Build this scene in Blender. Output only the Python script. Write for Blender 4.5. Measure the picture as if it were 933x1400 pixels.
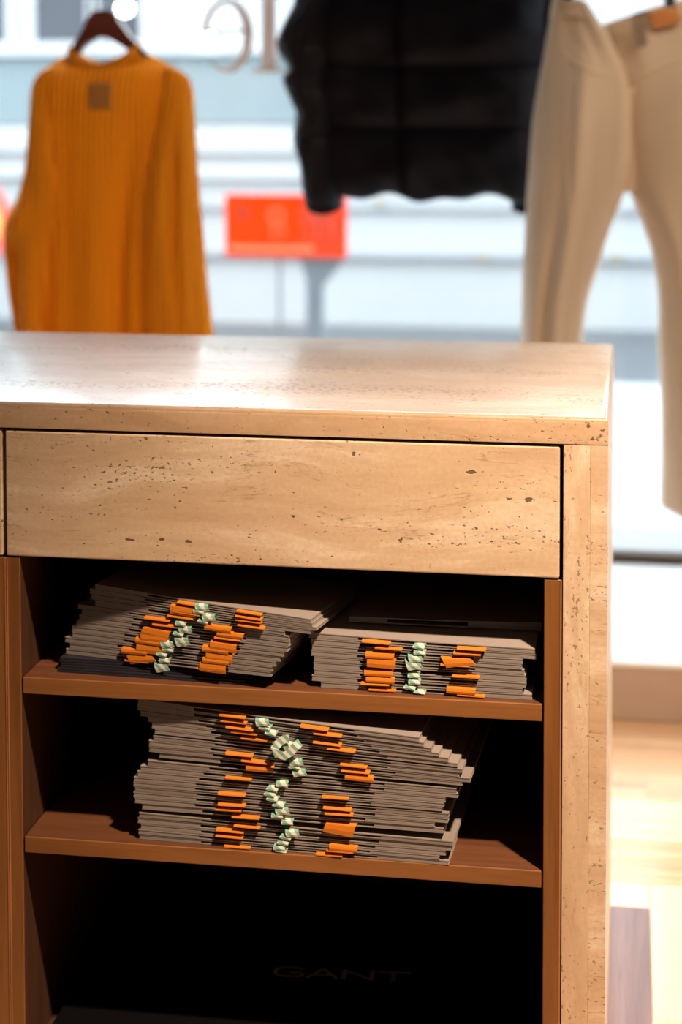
import bpy, bmesh, math, random
from mathutils import Vector, Matrix
random.seed(7)
for o in list(bpy.data.objects):
    bpy.data.objects.remove(o)
S = bpy.context.scene
COL = S.collection
R = math.radians

# ------------------------------------------------------------------ camera
HC = 0.95                                    # counter height
CAM = Vector((0.80656, -2.25871, HC + 0.4065))
F, YAW, PITCH, ROLL, PPY = 2435.876, 0.16174, 0.05103, -0.00185, 255.977
_fw = Vector((-math.sin(YAW), math.cos(YAW), 0)); _rt = Vector((math.cos(YAW), math.sin(YAW), 0)); _up = Vector((0, 0, 1))
_f = _fw * math.cos(PITCH) - _up * math.sin(PITCH); _u = _up * math.cos(PITCH) + _fw * math.sin(PITCH)
_r = _rt * math.cos(ROLL) + _u * math.sin(ROLL); _u = _u * math.cos(ROLL) - _rt * math.sin(ROLL)
cd = bpy.data.cameras.new('camera')
cam = bpy.data.objects.new('camera', cd); COL.objects.link(cam); S.camera = cam
m3 = Matrix((_r, _u, -_f)).transposed()
cam.matrix_world = Matrix.Translation(CAM) @ m3.to_4x4()
cd.sensor_fit = 'VERTICAL'; cd.sensor_height = 36.0
cd.lens = F / 1400 * 36.0
cd.shift_y = -(700 - PPY) / 1400
cd.clip_start = 0.05
cd.dof.use_dof = True; cd.dof.focus_distance = 2.31; cd.dof.aperture_fstop = 2.5; cd.dof.aperture_blades = 0

# ------------------------------------------------------------------ world, lights, exposure
w = bpy.data.worlds.new('overcast_sky'); S.world = w; w.use_nodes = True
bg = w.node_tree.nodes['Background']
bg.inputs[0].default_value = (0.86, 0.935, 1.0, 1); bg.inputs[1].default_value = 6.2
S.view_settings.view_transform = 'Standard'; S.view_settings.look = 'None'
S.view_settings.exposure = 0.0; S.view_settings.gamma = 1.0; S.view_settings.use_curve_mapping = False
S.cycles.use_denoising = True
S.cycles.max_bounces = 8; S.cycles.sample_clamp_indirect = 6.0

def spot(name, loc, aim, watts, angle, col, blend=0.6, rad=0.05):
    l = bpy.data.lights.new(name, 'SPOT'); l.energy = watts; l.spot_size = R(angle); l.spot_blend = blend
    l.shadow_soft_size = rad; l.color = col
    o = bpy.data.objects.new(name, l); COL.objects.link(o); o.location = loc
    o.rotation_euler = (Vector(aim) - Vector(loc)).to_track_quat('-Z', 'Y').to_euler(); return o
WARM = (1.0, 0.70, 0.47)
spot('track_spot_counter', (1.46, -0.98, 2.85), (0.90, 0.0, 0.76), 700, 52, WARM, 1.0)
spot('track_spot_floor', (1.75, 0.55, 2.85), (0.98, 0.85, 0.0), 170, 34, (1.0, 0.85, 0.68), 0.8)
spot('track_spot_trousers', (1.9, 1.0, 2.85), (0.90, 1.9, 1.10), 110, 30, (1.0, 0.80, 0.60), 0.8)
spot('track_spot_sweater', (0.6, 0.9, 2.85), (-0.44, 1.9, 1.1), 95, 34, (1.0, 0.72, 0.44), 0.8)

# ------------------------------------------------------------------ node helpers
class NT:
    def __init__(s, name):
        s.m = bpy.data.materials.new(name); s.m.use_nodes = True
        s.t = s.m.node_tree; s.n = s.t.nodes; s.b = s.n['Principled BSDF']; s.out = s.n['Material Output']
    def add(s, typ, **kw):
        n = s.n.new(typ)
        for k, v in kw.items():
            if k.startswith('i_'):
                n.inputs[int(k[2:])].default_value = v
            else: setattr(n, k, v)
        return n
    def link(s, a, b): s.t.links.new(a, b)
    def coord(s, scale=(1, 1, 1), rot=(0, 0, 0), loc=(0, 0, 0), kind='Object'):
        c = s.add('ShaderNodeTexCoord'); mp = s.add('ShaderNodeMapping')
        mp.inputs['Scale'].default_value = scale; mp.inputs['Rotation'].default_value = rot; mp.inputs['Location'].default_value = loc
        s.link(c.outputs[kind], mp.inputs[0]); return mp.outputs[0]
    def noise(s, vec, scale, detail=3, rough=0.55, dist=0.0):
        n = s.add('ShaderNodeTexNoise'); n.inputs['Scale'].default_value = scale; n.inputs['Detail'].default_value = detail
        n.inputs['Roughness'].default_value = rough; n.inputs['Distortion'].default_value = dist
        if vec is not None: s.link(vec, n.inputs['Vector'])
        return n.outputs[0]
    def ramp(s, fac, stops, interp='LINEAR'):
        r = s.add('ShaderNodeValToRGB'); e = r.color_ramp.elements; r.color_ramp.interpolation = interp
        while len(e) < len(stops): e.new(0.5)
        for k, (p, c) in enumerate(stops):
            e[k].position = p; e[k].color = (c[0], c[1], c[2], 1) if not isinstance(c, (int, float)) else (c, c, c, 1)
        s.link(fac, r.inputs[0]); return r.outputs[0]
    def mix(s, fac, a, b, mode='MIX'):
        n = s.add('ShaderNodeMix', data_type='RGBA', blend_type=mode)
        for sock, v in ((n.inputs[0], fac), (n.inputs[6], a), (n.inputs[7], b)):
            if isinstance(v, (int, float)): sock.default_value = v
            elif isinstance(v, tuple): sock.default_value = (*v[:3], 1)
            else: s.link(v, sock)
        return n.outputs[2]
    def math(s, op, a, b=0.0, c=0.0):
        n = s.add('ShaderNodeMath', operation=op)
        for k, v in enumerate((a, b, c)):
            if isinstance(v, (int, float)): n.inputs[k].default_value = v
            else: s.link(v, n.inputs[k])
        return n.outputs[0]
    def bump(s, h, strength=0.3, dist=0.002):
        n = s.add('ShaderNodeBump'); n.inputs['Strength'].default_value = strength; n.inputs['Distance'].default_value = dist
        s.link(h, n.inputs['Height']); s.link(n.outputs[0], s.b.inputs['Normal'])
    def base(s, v):
        if isinstance(v, tuple): s.b.inputs['Base Color'].default_value = (*v[:3], 1)
        else: s.link(v, s.b.inputs['Base Color'])
    def set(s, **kw):
        for k, v in kw.items(): s.b.inputs[k.replace('_', ' ')].default_value = v
        return s

def plain(name, col, rough=0.6, nscale=40, amt=0.12, bump=0.0, **kw):
    t = NT(name); f = t.noise(t.coord(), nscale, 3)
    t.base(t.mix(f, tuple(c * (1 - amt) for c in col), tuple(min(1, c * (1 + amt)) for c in col)))
    t.set(Roughness=rough, **kw)
    if bump: t.bump(f, bump, 0.001)
    return t.m

def travertine(name, vertical=False, seed=0.0, rough=0.35, lines=1.0, spots=(), coat=0.0, tint=None):
    """layered limestone: drifting beds, thin brown veins, clusters of open pits"""
    t = NT(name)
    rot = (0, R(90), 0) if vertical else (0, 0, 0)
    v0 = t.coord(rot=rot, loc=(seed, seed * 0.7, seed * 1.3))
    # warp the beds with a slow noise
    wn = t.add('ShaderNodeTexNoise'); wn.inputs['Scale'].default_value = 3.0; wn.inputs['Detail'].default_value = 2
    t.link(v0, wn.inputs['Vector'])
    vm = t.add('ShaderNodeVectorMath', operation='MULTIPLY_ADD'); vm.inputs[1].default_value = (0.0, 0.0, 0.13)
    t.link(wn.outputs[1], vm.inputs[0]); t.link(v0, vm.inputs[2])
    st = t.add('ShaderNodeMapping'); st.inputs['Scale'].default_value = (0.9, 3.0, 7.0); t.link(vm.outputs[0], st.inputs[0]); st = st.outputs[0]
    beds = t.noise(st, 2.6, 5, 0.6)
    fine = t.noise(st, 9.0, 4, 0.65)
    grain = t.noise(v0, 160, 3, 0.6)
    col = t.ramp(beds, [(0.28, (0.57, 0.40, 0.265)), (0.42, (0.68, 0.51, 0.35)), (0.52, (0.735, 0.57, 0.405)), (0.60, (0.84, 0.71, 0.555)), (0.68, (0.75, 0.59, 0.43))])
    blot = t.noise(v0, 26, 5, 0.7)
    col = t.mix(t.ramp(blot, [(0.36, 0.18), (0.56, 0.0)]), col, (0.56, 0.385, 0.24))
    feather = t.noise(v0, 55, 4, 0.7, 0.6)
    col = t.mix(t.math('MULTIPLY', t.ramp(feather, [(0.42, 0.0), (0.62, 1.0)]), t.ramp(fine, [(0.45, 0.0), (0.62, 0.25)])), col, (0.58, 0.41, 0.26))
    col = t.mix(t.math('MULTIPLY', t.ramp(fine, [(0.46, 0.0), (0.70, 0.6)]), 0.4), col, (0.55, 0.38, 0.235))
    col = t.mix(t.ramp(grain, [(0.35, 0.25), (0.6, 0.0)]), col, (0.50, 0.345, 0.21))
    # thin veins: where the bed noise crosses a level, broken up
    vein = t.noise(st, 1.5, 6, 0.62)
    vv = t.math('ABSOLUTE', t.math('SUBTRACT', vein, 0.5))
    vl = t.math('MULTIPLY', t.ramp(vv, [(0.0, 1.0), (0.0045, 0.0)]), t.ramp(t.noise(v0, 9, 3), [(0.42, 0.0), (0.56, 1.0)]))
    col = t.mix(t.math('MULTIPLY', vl, 0.6 * lines), col, (0.30, 0.18, 0.09))
    # pits: many tiny ones along the beds, few larger ragged ones
    pm = t.add('ShaderNodeMapping'); pm.inputs['Scale'].default_value = (0.6, 0.8, 1.0); t.link(v0, pm.inputs[0])
    p1 = t.noise(pm.outputs[0], 230, 3, 0.6)
    band = t.ramp(t.noise(st, 3.1, 3), [(0.46, 0.0), (0.66, 1.0)])
    pit = t.ramp(t.math('ADD', p1, t.math('MULTIPLY', band, 0.10)), [(0.665, 0.0), (0.71, 1.0)])
    p2 = t.noise(pm.outputs[0], 95, 4, 0.68)
    clus = t.ramp(t.noise(v0, 11, 2), [(0.52, 0.0), (0.68, 1.0)])
    pit2 = t.ramp(t.math('ADD', p2, t.math('MULTIPLY', t.math('MULTIPLY', clus, t.ramp(t.noise(st, 4.7, 2), [(0.42, 0.0), (0.58, 1.0)])), 0.11)), [(0.73, 0.0), (0.75, 1.0)])
    pits = t.math('MAXIMUM', pit, pit2)
    if spots:
        wv = t.add('ShaderNodeVectorMath', operation='MULTIPLY_ADD'); wv.inputs[1].default_value = (0.012, 0, 0.010)
        rn = t.add('ShaderNodeTexNoise'); rn.inputs['Scale'].default_value = 130; rn.inputs['Detail'].default_value = 4; t.link(v0, rn.inputs['Vector'])
        c0 = t.coord(); t.link(rn.outputs[1], wv.inputs[0]); t.link(c0, wv.inputs[2])
        for (x, z, r, a) in spots:
            mp = t.add('ShaderNodeMapping', vector_type='TEXTURE'); mp.inputs['Location'].default_value = (x + .006, 0, z + .005); mp.inputs['Scale'].default_value = (r * a, 1, r)
            t.link(wv.outputs[0], mp.inputs[0])
            fl = t.add('ShaderNodeVectorMath', operation='MULTIPLY'); fl.inputs[1].default_value = (1, 0, 1); t.link(mp.outputs[0], fl.inputs[0])
            ln = t.add('ShaderNodeVectorMath', operation='LENGTH'); t.link(fl.outputs[0], ln.inputs[0])
            pits = t.math('MAXIMUM', pits, t.ramp(ln.outputs['Value'], [(0.75, 1.0), (1.0, 0.0)]))
    col = t.mix(t.math('MULTIPLY', pits, 0.40 if coat else (0.86 if spots or tint else 0.55)), col, (0.085, 0.045, 0.02))
    if tint: col = t.mix(1.0, col, tint, 'MULTIPLY')
    t.base(col)
    h = t.math('SUBTRACT', t.math('MULTIPLY', grain, 0.12), pits)
    t.bump(h, 0.55, 0.0015)
    t.link(t.math('ADD', t.math('MULTIPLY', pits, 0.4), rough), t.b.inputs['Roughness'])
    if coat: t.b.inputs['Specular IOR Level'].default_value = 0.7; t.b.inputs['Coat Weight'].default_value = coat; t.b.inputs['Coat Roughness'].default_value = 0.12; t.b.inputs['Coat IOR'].default_value = 1.6
    return t.m

def wood(name, dark, light, axis='z', rough=0.45, scale=1.0):
    t = NT(name)
    sc = {'x': (1.2, 22, 22), 'y': (22, 1.2, 22), 'z': (22, 22, 1.2)}[axis]
    v = t.coord(scale=tuple(a * scale for a in sc))
    oi = t.add('ShaderNodeObjectInfo')
    va = t.add('ShaderNodeVectorMath', operation='ADD'); cm = t.add('ShaderNodeCombineXYZ')
    t.link(t.math('MULTIPLY', oi.outputs['Random'], 30.0), cm.inputs[0]); t.link(cm.outputs[0], va.inputs[1]); t.link(v, va.inputs[0])
    g = t.noise(va.outputs[0], 1.0, 5, 0.62, 1.2); p = t.noise(va.outputs[0], 9.0, 3, 0.6)
    c = t.mix(t.ramp(g, [(0.3, 0.0), (0.68, 1.0)]), dark, light)
    c = t.mix(t.math('MULTIPLY', t.ramp(p, [(0.5, 0.0), (0.75, 1.0)]), 0.35), c, tuple(a * 0.55 for a in dark))
    t.base(c); t.set(Roughness=rough); t.bump(p, 0.12, 0.0006); return t.m

def knit(name, dark, light, ribs=70.0):
    t = NT(name); v = t.coord()
    sx = t.add('ShaderNodeSeparateXYZ'); t.link(v, sx.inputs[0])
    wob = t.noise(v, 8, 2)
    ph = t.math('ADD', t.math('MULTIPLY', sx.outputs[0], ribs * 2 * math.pi), t.math('MULTIPLY', wob, 9.0))
    s = t.math('MULTIPLY_ADD', t.math('SINE', ph), 0.5, 0.5)
    fz = t.noise(v, 260, 2)
    t.base(t.mix(t.math('MULTIPLY_ADD', s, 0.6, t.math('MULTIPLY', fz, 0.4)), dark, light))
    t.set(Roughness=0.95); t.b.inputs['Sheen Weight'].default_value = 0.5; t.b.inputs['Sheen Roughness'].default_value = 0.4
    t.b.inputs['Sheen Tint'].default_value = (*light, 1)
    t.bump(t.math('ADD', s, t.math('MULTIPLY', fz, 0.5)), 0.9, 0.007)
    tl = t.add('ShaderNodeBsdfTranslucent'); tl.inputs[0].default_value = (*light, 1); mx = t.add('ShaderNodeMixShader'); mx.inputs[0].default_value = 0.3
    t.link(t.b.outputs[0], mx.inputs[1]); t.link(tl.outputs[0], mx.inputs[2]); t.link(mx.outputs[0], t.out.inputs[0]); return t.m

def cloth(name, col, sc=600, sheen=0.25, amt=0.10, rough=0.9, spec=0.5):
    t = NT(name); v = t.coord(); f = t.noise(v, sc, 2); g = t.noise(v, 12, 3)
    t.base(t.mix(t.math('MULTIPLY_ADD', f, 0.6, t.math('MULTIPLY', g, 0.4)), tuple(c * (1 - amt) for c in col), tuple(min(1, c * (1 + amt)) for c in col)))
    t.set(Roughness=rough, Specular_IOR_Level=spec); t.b.inputs['Sheen Weight'].default_value = sheen; t.bump(f, 0.25, 0.0008); return t.m

def stripes():
    t = NT('striped_ribbon'); v = t.coord(); sx = t.add('ShaderNodeSeparateXYZ'); t.link(v, sx.inputs[0])
    d = t.math('ADD', t.math('MULTIPLY', sx.outputs[0], 0.8), sx.outputs[2])
    fr = t.math('FRACT', t.math('MULTIPLY', d, 88.0))
    a = t.math('MULTIPLY', t.math('GREATER_THAN', fr, 0.30), t.math('LESS_THAN', fr, 0.80))
    t.base(t.mix(a, (0.80, 0.74, 0.64), (0.19, 0.46, 0.38))); t.set(Roughness=0.7); return t.m

def glass():
    t = NT('window_glass'); t.n.remove(t.b)
    tr = t.add('ShaderNodeBsdfTransparent'); gl = t.add('ShaderNodeBsdfGlossy'); gl.inputs['Roughness'].default_value = 0.02
    tr.inputs[0].default_value = (0.93, 0.96, 0.97, 1)
    lw = t.add('ShaderNodeLayerWeight'); lw.inputs[0].default_value = 0.5
    fr = t.math('MULTIPLY_ADD', t.math('POWER', lw.outputs['Facing'], 5.0), 0.94, 0.04)
    mx = t.add('ShaderNodeMixShader'); t.link(fr, mx.inputs[0]); t.link(tr.outputs[0], mx.inputs[1]); t.link(gl.outputs[0], mx.inputs[2])
    t.link(mx.outputs[0], t.out.inputs[0]); return t.m

def vinyl(name, col):
    t = NT(name); t.base(col); t.set(Roughness=0.6)
    tl = t.add('ShaderNodeBsdfTranslucent'); tl.inputs[0].default_value = (*col, 1)
    mx = t.add('ShaderNodeMixShader'); mx.inputs[0].default_value = 0.32
    t.link(t.b.outputs[0], mx.inputs[1]); t.link(tl.outputs[0], mx.inputs[2]); t.link(mx.outputs[0], t.out.inputs[0]); return t.m
def glow(name, col, s):
    t = NT(name); t.base(col); t.b.inputs['Emission Color'].default_value = (*col, 1); t.b.inputs['Emission Strength'].default_value = s; return t.m

PITS = []                                    # the ragged holes one can pick out on the drawer front
for px, py, r, a in ((645, 646, .0030, 2.6), (723, 684, .0036, 1.6), (697, 682, .0020, 2.6), (484, 620, .0018, 2.4), (178, 738, .0028, 2.6), (221, 737, .0020, 2.0), (258, 741, .0022, 2.2), (519, 725, .0018, 1.3), (253, 667, .0014, 2.4), (204, 682, .0012, 3.0), (400, 706, .0016, 1.6), (548, 737, .0016, 2.0)):
    d_ = _f + _r * ((px - 466.5) / F) - _u * ((py - PPY) / F); q_ = CAM + d_ * (-CAM.y / d_.y); PITS.append((q_.x, q_.z, r, a))
M = dict(
    trav=travertine('travertine', seed=0.0, rough=0.34, spots=PITS),
    trav_top=travertine('travertine_polished', seed=2.3, rough=0.34, lines=0.6, coat=0.35, tint=(0.62, 0.60, 0.59)),
    trav_slab=travertine('travertine_slab_edge', seed=2.3, rough=0.36, tint=(0.86, 0.81, 0.76)),
    trav_end=travertine('travertine_end', seed=5.1, rough=0.4),
    trav_vert=travertine('travertine_vertical', vertical=True, seed=3.7, rough=0.36),
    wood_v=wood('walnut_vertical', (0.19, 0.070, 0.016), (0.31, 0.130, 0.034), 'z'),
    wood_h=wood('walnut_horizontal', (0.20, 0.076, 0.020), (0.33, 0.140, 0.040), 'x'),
    wood_in=wood('walnut_inside_painted_shade', (0.05, 0.019, 0.009), (0.085, 0.034, 0.015), 'x', 0.6),  # walnut darkened: shade inside the cabinet put into the colour
    wood_side=wood('walnut_side_painted_shade', (0.05, 0.019, 0.009), (0.085, 0.034, 0.015), 'z', 0.6),  # same walnut as the front edges, recess shade painted in
    wood_shelf=wood('walnut_shelf_painted_shade', (0.095, 0.036, 0.015), (0.17, 0.066, 0.028), 'x', 0.5),  # shade on the shelf boards painted into the walnut
    wood_edge=wood('walnut_edge_line', (0.36, 0.15, 0.06), (0.46, 0.20, 0.085), 'z', 0.4),
    oak=wood('oak_plank', (0.50, 0.31, 0.18), (0.72, 0.49, 0.30), 'x', 0.2),
    oak_pale=wood('oak_plank_pale', (0.62, 0.45, 0.32), (0.80, 0.63, 0.48), 'x', 0.2),
    oak_dark=wood('oak_plank_dark', (0.13, 0.075, 0.075), (0.22, 0.14, 0.135), 'x', 0.3),
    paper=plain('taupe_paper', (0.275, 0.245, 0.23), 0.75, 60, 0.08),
    paper_dark=plain('taupe_paper_painted_shade', (0.235, 0.205, 0.19), 0.75, 60, 0.08),  # darker copy of the taupe paper, shade within the stacks painted in
    orange=cloth('orange_twill_tape', (0.66, 0.195, 0.004), 900, 0.1, 0.12, 0.65),
    stripe=stripes(),
    navy=plain('navy_paper', (0.022, 0.022, 0.034), 0.5, 40, 0.2),
    black=plain('near_black_paper', (0.003, 0.003, 0.004), 0.8, 40, 0.2, **{'Specular IOR Level': 0.08}),
    print_grey=plain('grey_print', (0.36, 0.31, 0.30), 0.6),
    knit=knit('mustard_knit', (0.68, 0.20, 0.0005), (1.0, 0.43, 0.001)),
    knit_band=knit('mustard_rib', (0.62, 0.185, 0.0005), (0.98, 0.41, 0.001), 110),
    label=cloth('woven_label', (0.30, 0.12, 0.01), 500),
    hanger=wood('hanger_wood', (0.075, 0.018, 0.012), (0.13, 0.032, 0.022), 'x', 0.35),
    steel=plain('brushed_steel', (0.72, 0.74, 0.76), 0.25, 90, 0.05, Metallic=1.0),
    puffer=cloth('black_nylon', (0.0045, 0.0042, 0.0085), 90, 0.0, 0.3, 0.55, 0.16),
    beige=cloth('beige_twill', (0.66, 0.50, 0.36), 700, 0.3),
    seam=cloth('beige_seam', (0.74, 0.58, 0.40), 700, 0.3),
    leather=plain('tan_leather', (0.62, 0.23, 0.06), 0.5, 60, 0.2),
    white=plain('white_paint', (0.80, 0.80, 0.78), 0.55, 20, 0.03),
    ceil=plain('ceiling_paint', (0.32, 0.31, 0.30), 0.8, 14, 0.04),
    lacquer=plain('white_lacquer', (0.86, 0.87, 0.88), 0.22, 20, 0.03),
    riser=plain('taupe_lacquer', (0.45, 0.33, 0.26), 0.45, 20, 0.06),
    wallp=plain('wall_plaster', (0.13, 0.105, 0.085), 0.8, 14, 0.05),
    bronze=plain('bronze_frame', (0.10, 0.065, 0.045), 0.45, 40, 0.1, Metallic=0.4),
    glass=glass(),
    decal=vinyl('pale_window_lettering', (0.80, 0.70, 0.66)),
    paving=plain('pale_paving', (0.43, 0.44, 0.45), 0.8, 3, 0.06),
    sill=plain('stone_sill', (0.30, 0.295, 0.30), 0.7, 10, 0.08),
    asphalt=plain('asphalt', (0.11, 0.118, 0.127), 0.85, 30, 0.2),
    facade=plain('white_render', (0.44, 0.445, 0.45), 0.8, 2.5, 0.05),
    ledge=plain('grey_ledge', (0.29, 0.30, 0.317), 0.7, 6, 0.08),
    ledge_w=plain('white_ledge', (0.47, 0.473, 0.476), 0.7, 6, 0.04),
    teal=plain('teal_grey_band', (0.19, 0.238, 0.252), 0.6, 3, 0.08),
    pane=plain('dark_pane', (0.03, 0.032, 0.045), 0.12, 3, 0.3),
    sign_o=plain('orange_sign', (0.85, 0.036, 0.001), 0.8, 12, 0.06, **{'Specular IOR Level': 0.1}),
    sign_ink=plain('sign_ink', (0.42, 0.03, 0.01), 0.5, 12, 0.1),
    sign_line=plain('sign_line', (0.95, 0.20, 0.09), 0.5, 12, 0.1),
    sign_red=plain('sign_red', (0.85, 0.10, 0.06), 0.5, 12, 0.06),
    sign_yel=plain('sign_yellow', (0.95, 0.62, 0.05), 0.5, 12, 0.06),
    galv=plain('galvanised_steel', (0.16, 0.18, 0.205), 0.5, 30, 0.12),
    amber=plain('amber_plastic', (0.34, 0.25, 0.08), 0.4, 12, 0.1),
    bulb=glow('lamp_glow', (1.0, 1.0, 0.96), 14.0),
)

# ------------------------------------------------------------------ mesh helpers
def obj(name, bm, mat, parent=None, smooth=False, origin=None):
    me = bpy.data.meshes.new(name)
    bmesh.ops.recalc_face_normals(bm, faces=bm.faces)
    if origin is not None: bmesh.ops.translate(bm, verts=bm.verts, vec=-Vector(origin))
    bm.to_mesh(me); bm.free()
    if mat: me.materials.append(mat)
    if smooth:
        for p in me.polygons: p.use_smooth = True
    o = bpy.data.objects.new(name, me); COL.objects.link(o)
    if origin is not None: o.location = origin
    if parent: o.parent = parent
    return o
def empty(name, loc=(0, 0, 0), label=None, cat=None, group=None, rz=0):
    o = bpy.data.objects.new(name, None); COL.objects.link(o); o.location = loc; o.rotation_euler = (0, 0, rz)
    o.empty_display_size = 0.05; tag(o, label, cat, group); return o
def tag(o, label=None, cat=None, group=None, kind=None):
    if label: o['label'] = label
    if cat: o['category'] = cat
    if group: o['group'] = group
    if kind: o['kind'] = kind
    return o
def box(bm, x0, x1, y0, y1, z0, z1, bev=0.0, seg=2):
    g = bmesh.ops.create_cube(bm, size=1.0)['verts']
    for v in g:
        v.co = Vector((x0 + (v.co.x + .5) * (x1 - x0), y0 + (v.co.y + .5) * (y1 - y0), z0 + (v.co.z + .5) * (z1 - z0)))
    if bev:
        es = list({e for v in g for e in v.link_edges})
        bmesh.ops.bevel(bm, geom=es, offset=bev, segments=seg, affect='EDGES', profile=0.5)
    return bm
def bx(x0, x1, y0, y1, z0, z1, bev=0.0, seg=2): return box(bmesh.new(), x0, x1, y0, y1, z0, z1, bev, seg)
def tube(bm, pts, rad, n=8, caps=True, flat=1.0):
    pts = [Vector(p) for p in pts]; rings = []
    rr = rad if isinstance(rad, (list, tuple)) else [rad] * len(pts)
    for i, p in enumerate(pts):
        t = (pts[min(i + 1, len(pts) - 1)] - pts[max(i - 1, 0)]).normalized()
        a = t.orthogonal() if i == 0 else (prev - t * prev.dot(t))
        a.normalize(); prev = a; b = t.cross(a)
        rings.append([bm.verts.new(p + (a * math.cos(k * 2 * math.pi / n) + b * math.sin(k * 2 * math.pi / n) * flat) * rr[i]) for k in range(n)])
    for i in range(len(rings) - 1):
        for k in range(n):
            bm.faces.new((rings[i][k], rings[i][(k + 1) % n], rings[i + 1][(k + 1) % n], rings[i + 1][k]))
    if caps: bm.faces.new(rings[0][::-1]); bm.faces.new(rings[-1])
    return bm
def prism(bm, pts, y0, y1):
    """closed XZ outline pushed from y0 to y1"""
    a = [bm.verts.new((x, y0, z)) for x, z in pts]; b = [bm.verts.new((x, y1, z)) for x, z in pts]
    n = len(pts)
    bm.faces.new(a); bm.faces.new(b[::-1])
    for i in range(n): bm.faces.new((a[i], b[i], b[(i + 1) % n], a[(i + 1) % n]))
    return bm
def cyl(bm, c, r, depth, axis='y', n=24):
    c = Vector(c); ax = {'x': Vector((1, 0, 0)), 'y': Vector((0, 1, 0)), 'z': Vector((0, 0, 1))}[axis]
    return tube(bm, [c - ax * depth / 2, c + ax * depth / 2], r, n)
def sphere(bm, c, r, u=16, v=10):
    g = bmesh.ops.create_uvsphere(bm, u_segments=u, v_segments=v, radius=r)['verts']
    for x in g: x.co += Vector(c)
    return bm
def at(px, py, Y):
    """the point on the upright plane y = Y seen at a place of the 933 x 1400 photograph"""
    d = _f + _r * ((px - 466.5) / F) - _u * ((py - PPY) / F)
    return CAM + d * ((Y - CAM.y) / d.y)
def cr(pts, t):
    """Catmull-Rom through pts, t in 0..1 by index"""
    n = len(pts) - 1; x = t * n; i = min(int(x), n - 1); f = x - i
    p = [Vector(pts[max(0, min(n, j))]) for j in (i - 1, i, i + 1, i + 2)]
    return 0.5 * ((2 * p[1]) + (p[2] - p[0]) * f + (2 * p[0] - 5 * p[1] + 4 * p[2] - p[3]) * f * f + (3 * p[1] - p[0] - 3 * p[2] + p[3]) * f ** 3)

# ------------------------------------------------------------------ the setting: room
def struct(name, bm, mat, parent=None):
    o = obj(name, bm, mat, parent); o['kind'] = 'structure'; return o
X0, X1, YB, YW, ZC = -3.6, 3.6, -4.2, 2.43, 3.0
floor = struct('floor', bx(X0, X1, YB, YW + 0.05, -0.12, -0.0016), M['oak'])
struct('ceiling', bx(X0, X1, YB, YW + 0.05, ZC, ZC + 0.1), M['ceil'])
struct('wall_left', bx(X0 - 0.1, X0, YB, YW + 0.05, -0.12, ZC), M['wallp'])
struct('wall_right', bx(X1, X1 + 0.1, YB, YW + 0.05, -0.12, ZC), M['wallp'])
struct('wall_back', bx(X0, X1, YB - 0.1, YB, -0.12, ZC), M['wallp'])

# parquet: right-angled herringbone, every block its own piece of the floor
PW, PN = 0.092, 5; PL = PW * PN
def plank_mesh(w, l):
    bm = bx(0, l, 0, w, -0.0016, 0.0, 0.0006, 1); me = bpy.data.meshes.new('floor_plank'); bm.to_mesh(me); bm.free(); return me
pm = {}
for k in ('oak', 'oak_pale', 'oak_dark'):
    me = plank_mesh(PW - 0.0012, PL - 0.0012); me.materials.append(M[k]); pm[k] = me
OX, OY = 0.845 - 12 * PW, 0.70 - PL - 12 * PW           # one upright block ends at x 0.845, y 0.70
def plank(x, y, vert, kind):
    o = bpy.data.objects.new('floor_plank', pm[kind]); COL.objects.link(o); o.parent = floor
    o.location = (x + PW if vert else x, y, 0); o.rotation_euler = (0, 0, R(90) if vert else 0)
rp = random.Random(3)
for k in range(-24, 60):
    for m in range(-5, 5):
        for vert in (0, 1):
            x = OX + (k + 2 * PN * m - (1 if vert else 0)) * PW; y = OY + k * PW
            if not (-0.55 < x < 2.3 and -1.0 < y < 1.56): continue
            if y + (PL if vert else PW) > 1.598: continue
            q = rp.random(); kind = 'oak_dark' if q < 0.10 else ('oak_pale' if q < 0.62 else 'oak')
            if .2 < x + (0 if vert else PL) and x < 1.05 and .1 < y < 1.5 and kind == 'oak_dark': kind = 'oak'
            if vert and abs(x + PW - 0.845) < .01 and abs(y + PL - 0.70) < .01: kind = 'oak_dark'
            plank(x, y, vert, kind)

# display platform under the window, window with glass
pl = empty('display_platform', (0, 2.0, 0), 'low white display platform with taupe front below the shop window', 'platform')
obj('platform_top', bx(X0 + 0.01, X1 - 0.01, -0.40, 0.425, 0.117, 0.129, 0.003), M['lacquer'], pl)
obj('platform_front', bx(X0 + 0.01, X1 - 0.01, -0.396, 0.42, 0.0, 0.117, 0.002), M['riser'], pl)
win = empty('window_1', (0, YW, 0)); win['kind'] = 'structure'
obj('bottom_rail', bx(X0, X1, 0.0, 0.045, 0.0, 0.156, 0.003), M['bronze'], win)
obj('head_rail', bx(X0, X1, 0.0, 0.045, 2.86, ZC, 0.003), M['bronze'], win)
for i, (a, b) in enumerate(((X0 + .03, -2.2), (-2.2, 1.55), (1.55, X1 - .03))):
    obj('window_pane', bx(a + .003, b - .003, 0.018, 0.026, 0.156, 2.86), M['glass'], win)
for x in (X0 + .015, X1 - .015):
    obj('side_rail', bx(x - .015, x + .015, 0.0, 0.045, 0.156, 2.86, .002), M['bronze'], win)

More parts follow.
